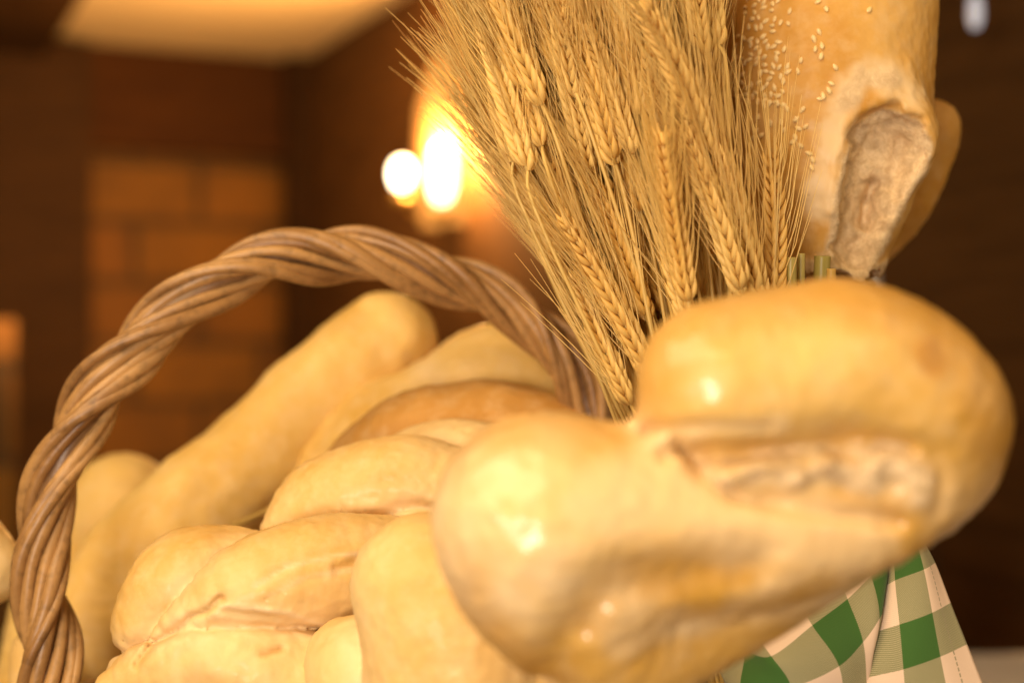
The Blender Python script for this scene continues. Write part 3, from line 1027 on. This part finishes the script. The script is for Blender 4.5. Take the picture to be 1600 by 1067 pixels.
loaf('plump plaited loaf with cracked seams in the middle of the basket', 'bread', 'braided_loaf', M['pale'],
     strands=[
         [(262, 972, 0.835, 86), (300, 927, 0.84, 101), (345, 912, 0.845, 92), (410, 905, 0.85, 76)],
         [(240, 1012, 0.80, 26), (320, 968, 0.805, 60), (420, 917, 0.81, 89), (520, 893, 0.82, 90), (600, 872, 0.835, 68), (650, 850, 0.85, 42)],
         [(190, 1080, 0.80, 44), (262, 1047, 0.80, 68), (370, 1037, 0.80, 88), (470, 1068, 0.805, 96), (540, 1130, 0.81, 90)],
         [(250, 1080, 0.83, 90), (400, 1010, 0.84, 100), (560, 960, 0.85, 100)],
         [(445, 835, 0.875, 42), (505, 788, 0.88, 70), (585, 766, 0.88, 80), (665, 762, 0.88, 80), (745, 790, 0.87, 66)],
         [(655, 728, 0.93, 66), (720, 735, 0.92, 82), (800, 772, 0.91, 90), (850, 830, .9, 80)],
         [(540, 880, .89, 100), (660, 860, .88, 110)],
     ], vox=0.0019, k=0.003, lump=0.0015, streak=0.0009, groove=0.0030, carve=braid_carve, masks=braid_masks, seed=8.)

loaf('smooth pale twisted loaf squeezed between the braid and the large glossy loaf', 'bread', 'twisted_loaf', M['pale'],
     strands=[
         [(665, 915, 0.735, 118), (700, 960, 0.735, 142), (720, 1060, 0.735, 150), (700, 1180, .74, 130)],
         [(545, 1035, 0.77, 68), (580, 1070, 0.765, 100), (620, 1160, 0.76, 110)],
     ], vox=0.0021, k=0.006, lump=0.0018, streak=0.0007, seed=12.)
mbx = MB(); mbx.tube(spline([at(365, 822, 1.0), at(400, 806, 0.99), at(440, 788, 0.98), at(500, 770, .98)], 10), 0.0022, 8)
tag(mbx.build('straw', M['stem']), 'single dry straw lying between the baguette and the braid', 'straw')


# ------------------------------------------------------------------ barley
def ear_mesh(seed, L=0.088, bend=0.15, spread=1.0):
    r = random.Random(seed)
    kv = MB(); aw = MB()
    nodes = 13
    kb = []  # kernel template
    def axis(t):   # bent rachis in the xz plane
        return Vector((bend * L * t * t, 0, L * t)), Vector((2 * bend * t, 0, 1)).normalized()
    for i in range(nodes):
        for side in (-1, 1):
            t = (i + (0.5 if side > 0 else 0)) / nodes
            p, tg = axis(t)
            sx = tg.cross(Vector((0, 1, 0))).normalized() * -1
            sy = Vector((0, 1, 0))
            size = 0.78 + 0.5 * math.sin(math.pi * min(1, t * 0.75 + 0.2)) - 0.25 * t
            for q, az in enumerate((-58, 0, 58)):
                a = math.radians(az + r.uniform(-6, 6)) + (math.pi if side < 0 else 0)
                out = sx * math.cos(a) + sy * math.sin(a)
                tilt = (0.46 if q == 1 else 0.36) + r.uniform(-.04, .05)
                d = (tg + out * tilt).normalized()
                b0 = p + out * 0.0012
                Lk = 0.0128 * size * r.uniform(.92, 1.08); wk = 0.0023 * size * r.uniform(.88, 1.08)
                w_ = d.cross(out).normalized(); o_ = w_.cross(d) * -1
                if o_.dot(out) < 0: o_ = -o_
                rings = [(0, .35), (.18, .85), (.38, 1.0), (.62, .74), (.84, .30), (1.0, .08)]
                vs = []
                for (u, rad) in rings:
                    c = b0 + d * Lk * u + o_ * (0.0011 * math.sin(math.pi * u))
                    for k in range(6):
                        th = 2 * math.pi * k / 6
                        rr = wk * rad * (0.82 if k in (0, 3) else 1)
                        vs.append(c + w_ * rr * math.cos(th) + o_ * rr * 0.8 * math.sin(th))
                fs = []
                for ii in range(5):
                    for k in range(6):
                        fs.append((ii * 6 + k, ii * 6 + (k + 1) % 6, ii * 6 + 6 + (k + 1) % 6, ii * 6 + 6 + k))
                kv.add(vs, fs)
                # awn
                if r.random() < 0.80:
                    La = r.uniform(0.045, 0.092) * (1 - 0.25 * t)
                    tip = b0 + d * Lk * 0.97
                    side_d = out * r.uniform(0.06, 0.30) * spread + sy * r.uniform(-.06, .06)
                    crv = r.uniform(-0.02, 0.07)
                    pts = []
                    dd = (tg + side_d * 0.9 + out * .04).normalized()
                    for s in range(7):
                        u = s / 6
                        mixd = d * (1 - min(1, u * 3)) + dd * min(1, u * 3)
                        pts.append(tip + (d * min(u, .12) + dd * max(0, u - .12)) * La + out * crv * La * u * u)
                    aw.tube(pts, [0.00042 * (1 - .70 * s / 6) for s in range(7)], 3, cap=False)
    pts = [axis(t)[0] for t in np.linspace(0, 1, 8)]
    kv.tube(pts, 0.0012, 6)
    return kv, aw


variants = []
for i, (Lv, bd, sp) in enumerate([(0.088, 0.10, 1.0), (0.094, -0.12, 0.8), (0.080, 0.05, 1.15), (0.092, 0.18, 0.9), (0.086, -0.05, 1.0), (0.075, 0.14, 1.3)]):
    kv, aw = ear_mesh(20 + i, Lv, bd, sp)
    ke = kv.build('ear', M['kernel']); ae = aw.build('awns', M['awn'])
    variants.append((Lv, ke.data, ae.data))
    bpy.data.objects.remove(ke); bpy.data.objects.remove(ae)

# (base px, base py, tip direction px, py, depth of base, depth at tip, label)
ears = [
    (985, 632, 905, 470, 0.79, 0.80, 'lowest barley ear, starting at the gap between the lobes of the glossy loaf'),
    (1015, 585, 905, 350, 0.79, 0.79, 'sharp barley ear leaning left, second from the lowest'),
    (1012, 500, 925, 270, 0.80, 0.80, 'barley ear with plump grains in the lower middle of the bunch'),
    (965, 500, 850, 280, 0.80, 0.81, 'barley ear on the left outer edge of the bunch above the handle'),
    (900, 400, 770, 190, 0.81, 0.83, 'barley ear leaning far left towards the glowing lamp'),
    (1080, 520, 1000, 250, 0.79, 0.79, 'long upright barley ear with herringbone grains in the centre of the bunch'),
    (1075, 470, 1035, 260, 0.76, 0.75, 'pale slender barley ear in front of the others, near the centre'),
    (1160, 460, 1090, 215, 0.77, 0.755, 'pale barley ear right of the centre, hanging before the cut stalks'),
    (1185, 475, 1140, 270, 0.79, 0.77, 'barley ear nearest the sesame loaf'),
    (1110, 260, 1055, 20, 0.77, 0.74, 'bright high barley ear beside the dark gap'),
    (1000, 330, 930, 90, 0.80, 0.80, 'tall barley ear in the upper middle of the bunch'),
    (870, 250, 760, 50, 0.82, 0.85, 'uppermost left barley ear with awns against the dark wall'),
    (905, 270, 830, 40, 0.80, 0.82, 'high barley ear on the left, second from the outermost'),
    (1205, 500, 1222, 320, 0.80, 0.80, 'barley ear leaning right across the foot of the sesame loaf'),
]
rs = random.Random(4)
extra = []
tries = 0
while len(extra) < 195 and tries < 20000:
    tries += 1
    th = math.radians(rs.uniform(-26.0, 2.2)); rad = 520 + 610 * rs.random() ** 1.25
    bx = 1190 + rad * math.sin(th); by = 1080 - rad * math.cos(th)
    if by > 560 or by < 60: continue
    ok = all((bx - e[0]) ** 2 + ((by - e[1]) * 0.7) ** 2 > 15 ** 2 for e in extra)
    if not ok: continue
    th2 = th * (0.78 if by < 380 else 1.0) + math.radians(rs.uniform(-9, 8))
    tx = bx + 240 * math.sin(th2); ty = by - 240 * math.cos(th2)
    if abs(0.5 * (bx + tx) - (1042 - 0.03 * (by - 200))) < 17 and by < 400: continue
    if tx > 1085 or bx > 1150 or tx < 738: continue
    d = rs.uniform(0.82, 0.885) if by > 300 else rs.uniform(0.78, 0.88)
    extra.append((bx, by, tx, ty, d, d + rs.uniform(-.02, .03), 'barley ear packed in the thick of the bunch'))
extra.sort(key=lambda e: e[1])
ORD = ['first', 'second', 'third', 'fourth', 'fifth', 'sixth', 'seventh', 'eighth', 'ninth', 'tenth', 'eleventh', 'twelfth', 'thirteenth', 'fourteenth', 'fifteenth', 'sixteenth']
rows_ = [extra[k:k + 13] for k in range(0, len(extra), 13)]
extra = []
for ri, row in enumerate(rows_):
    row.sort(key=lambda e: e[0])
    for ci, e in enumerate(row):
        extra.append(e[:6] + ('packed barley ear, %s from the left in the %s layer of ears from the top' % (ORD[ci], ORD[ri]),))
# a few low ones whose ears fan out on the right, before the torn loaf
B0 = at(1190, 1150, 0.84)
from mathutils import Quaternion
for i, (bx, by, tx, ty, d0, d1, lab) in enumerate(ears + extra):
    a = at(bx, by, d0); b = at(tx, ty, d1)
    root = empty('barley_stalk', a)
    if i < len(ears):
        tag(root, lab, 'barley', 'barley stalks in the bunch')
    else:
        tag(root, lab, 'barley', 'barley ears in the thick of the bunch')
    Lv, km, am = variants[i % len(variants)] if i != 6 else variants[1]
    dv = (b - a)
    q = dv.normalized().to_track_quat('Z', 'Y') @ Quaternion((0, 0, 1), rs.choice([0, math.pi]) + rs.uniform(-.9, .9))
    sc = rs.uniform(0.90, 1.20)
    for nm, me in (('ear', km), ('awns', am)):
        o = link(bpy.data.objects.new(nm, me), root)
        o.rotation_mode = 'QUATERNION'; o.rotation_quaternion = q; o.scale = (sc, sc, sc)
    base = B0 + Vector((rs.uniform(-.02, .02), rs.uniform(-.015, .015), 0))
    dirn = dv.normalized()
    pts = spline([base - a, (base - a) * 0.45 + dirn * -0.012, dirn * -0.03, Vector((0, 0, 0)), dirn * 0.004], 16)
    mb = MB(); mb.tube(pts, [0.0013 - 0.0004 * k / 15 for k in range(16)], 7)
    mb.build('stem', M['stem'], root)
print('ears', len(ears), len(extra))

# cut straws between the bunch and the torn loaf
cuts = [(1236, 402, 1232, 0.80, 0.0032, 'greenish yellow cut straw with an open round end beside the torn loaf', M['green_straw']),
        (1252, 396, 1245, 0.81, 0.0022, 'thin cut straw right behind the open round one', M['green_straw']),
        (1209, 426, 1212, 0.80, 0.0026, 'short cut straw between the ears and the round one', M['green_straw']),
        (1285, 400, 1262, 0.83, 0.0048, 'thick olive stalk rising into the split of the torn loaf', M['green_straw']),
        (1299, 420, 1290, 0.80, 0.0026, 'tiny pale straw end peeping over the glossy loaf', M['stem']),
        (1086, 388, 1120, 0.83, 0.0030, 'cut straw standing deep between the barley ears', M['stem']),
        (1008, 470, 1075, 0.81, 0.0030, 'long straw slanting between the lower barley ears', M['stem'])]
for (x, y, x2, d, r, lab, mt) in cuts:
    top = at(x, y, d); bot = at(x2 + 60 * (1 if x2 < 1150 else 0), 1050, d + 0.02)
    root = top
    dirn = (top - bot).normalized()
    mb = MB()
    pts = [bot, bot * 0.5 + top * 0.5 + Vector((0.002, 0, 0)), top - dirn * 0.002, top, top - dirn * 0.0015, top - dirn * 0.02]
    mb.tube([bot, bot * .5 + top * .5, top - dirn * 0.001, top, top, top - dirn * 0.012], [r, r, r, r * 0.98, r * 0.72, r * 0.65], 14)
    tag(mb.build('cut_straw', mt), lab, 'straw', 'cut straws beside the barley')

# ------------------------------------------------------------------ gingham napkin
def zc(X, Y, d): return tuple(at(1050 + X / 2.909, 800 + Y / 2.909, d))


# columns left to right: u value, then rows (v = -1 .. ) given in enlarged picture points
cols = [
    (-1.0, [(150, 560, .81), (200, 690, .80), (250, 800, .79), (290, 980, .79)]),
    (0.0, [(290, 480, .80), (330, 640, .785), (310, 800, .775), (330, 1000, .775)]),
    (1.0, [(350, 520, .795), (450, 652, .765), (540, 790, .76), (560, 1000, .76)]),
    (2.0, [(555, 370, .795), (636, 512, .775), (760, 700, .765), (790, 930, .765)]),
    (3.0, [(745, 255, .80), (800, 395, .785), (870, 590, .775), (885, 810, .775)]),
    (4.0, [(850, 170, .80), (905, 290, .79), (941, 480, .782), (905, 690, .78)]),
    (4.6, [(935, 110, .80), (983, 225, .80), (952, 450, .79), (912, 660, .785)]),
    (5.2, [(900, 130, .83), (930, 230, .825), (910, 420, .815), (870, 620, .81)]),
    (5.7, [(975, 60, .815), (990, 170, .81), (955, 355, .80), (905, 555, .79)]),
    (6.0, [(1008, 20, .81), (1012, 150, .80), (1015, 310, .79), (1032, 508, .78)]),
    (7.0, [(1070, -20, .805), (1097, 88, .80), (1142, 258, .79), (1182, 455, .78)]),
    (7.6, [(1080, -30, .81), (1113, 76, .805), (1196, 228, .80), (1270, 412, .79)]),
]
ctrl = []
for u, rows in cols:
    R = [np.array(zc(*r)) for r in rows]
    # continue downwards (over the basket rim) by repeating the last step
    st = R[-1] - R[-2]
    for k in range(3):
        st = st * np.array([0.97, 1.0, 1.0])
        R.append(R[-1] + st)
    ctrl.append([np.concatenate([r, [u, j]]) for j, r in enumerate(R)])
ctrl = np.array(ctrl)      # cols x rows x 5
NU, NV = 150, 90
tmp = np.array([spline(ctrl[i], NV) for i in range(ctrl.shape[0])])
G = np.array([spline(tmp[:, j], NU) for j in range(NV)])   # NV x NU x 5
G[..., 1] += 0.0012 * np.sin(G[..., 3] * 2.1 + G[..., 4] * 1.3)
vs = G[..., :3].reshape(-1, 3); uv = G[..., 3:].reshape(-1, 2)
fs = [(j * NU + i, j * NU + i + 1, (j + 1) * NU + i + 1, (j + 1) * NU + i) for j in range(NV - 1) for i in range(NU - 1)]


def gingham():
    m, nt, b = new_mat('green_gingham')
    L = nt.links.new
    uvn = N(nt, 'ShaderNodeUVMap', uv_map='weave')
    sp = N(nt, 'ShaderNodeSeparateXYZ'); L(uvn.outputs[0], sp.inputs[0])

    def band(o, off):
        a = N(nt, 'ShaderNodeMath', operation='ADD', i_1=off + 20.0); L(o, a.inputs[0])
        f = N(nt, 'ShaderNodeMath', operation='PINGPONG', i_1=1.0); L(a.outputs[0], f.inputs[0])
        return a
    # green when floor(u) is even, floor(v) is odd
    def even(o, off):
        a = N(nt, 'ShaderNodeMath', operation='ADD', i_1=off + 20.0); L(o, a.inputs[0])
        h = N(nt, 'ShaderNodeMath', operation='MULTIPLY', i_1=0.5); L(a.outputs[0], h.inputs[0])
        fr = N(nt, 'ShaderNodeMath', operation='FRACT'); L(h.outputs[0], fr.inputs[0])
        lt = N(nt, 'ShaderNodeMath', operation='LESS_THAN', i_1=0.5); L(fr.outputs[0], lt.inputs[0])
        return lt.outputs[0]
    gu = even(sp.outputs[0], 0.0); gv = even(sp.outputs[1], 1.0)
    both = N(nt, 'ShaderNodeMath', operation='MULTIPLY'); L(gu, both.inputs[0]); L(gv, both.inputs[1])
    anyg = N(nt, 'ShaderNodeMath', operation='MAXIMUM'); L(gu, anyg.inputs[0]); L(gv, anyg.inputs[1])
    dg = N(nt, 'ShaderNodeMath', operation='SUBTRACT'); L(sp.outputs[0], dg.inputs[0]); L(sp.outputs[1], dg.inputs[1])
    dm = N(nt, 'ShaderNodeMath', operation='MULTIPLY', i_1=2 * math.pi * 23); L(dg.outputs[0], dm.inputs[0])
    sn = N(nt, 'ShaderNodeMath', operation='SINE'); L(dm.outputs[0], sn.inputs[0])
    tw = ramp(nt, sn.outputs[0], [(0.0, (0.21, 0.20, 0.09)), (0.8, (0.40, 0.36, 0.21))])
    c = mixc(nt, anyg.outputs[0], (0.72, 0.54, 0.40), tw)
    c = mixc(nt, both.outputs[0], c, (0.034, 0.112, 0.012))
    # hem stitches
    du = N(nt, 'ShaderNodeMath', operation='SUBTRACT', i_1=7.30); L(sp.outputs[0], du.inputs[0])
    ab = N(nt, 'ShaderNodeMath', operation='ABSOLUTE'); L(du.outputs[0], ab.inputs[0])
    nr = N(nt, 'ShaderNodeMath', operation='LESS_THAN', i_1=0.012); L(ab.outputs[0], nr.inputs[0])
    vm = N(nt, 'ShaderNodeMath', operation='MULTIPLY', i_1=8.0); L(sp.outputs[1], vm.inputs[0])
    vf = N(nt, 'ShaderNodeMath', operation='FRACT'); L(vm.outputs[0], vf.inputs[0])
    vl = N(nt, 'ShaderNodeMath', operation='LESS_THAN', i_1=0.7); L(vf.outputs[0], vl.inputs[0])
    sti = N(nt, 'ShaderNodeMath', operation='MULTIPLY', i_1=0.0); L(nr.outputs[0], sti.inputs[0]); L(vl.outputs[0], sti.inputs[1])
    c = mixc(nt, sti.outputs[0], c, (0.30, 0.26, 0.16))
    L(c, b.inputs['Base Color']); b.inputs['Roughness'].default_value = 0.85
    b.inputs['Sheen Weight'].default_value = 0.15
    sn2 = N(nt, 'ShaderNodeMath', operation='MULTIPLY', i_1=0.5); L(sn.outputs[0], sn2.inputs[0])
    bp = N(nt, 'ShaderNodeBump', i_Strength=0.25, i_Distance=0.0004); L(sn2.outputs[0], bp.inputs['Height']); L(bp.outputs[0], b.inputs['Normal'])
    return m


nap = mesh_obj('napkin', vs, fs, gingham())
ul = nap.data.uv_layers.new(name='weave')
li = np.zeros(len(nap.data.loops), np.int32); nap.data.loops.foreach_get('vertex_index', li)
ul.data.foreach_set('uv', uv[li].ravel())
sm_ = nap.modifiers.new('thickness', 'SOLIDIFY'); sm_.thickness = 0.0007; sm_.offset = 1
tag(nap, 'green and cream checked napkin hanging in folds under the glossy loaf', 'napkin')
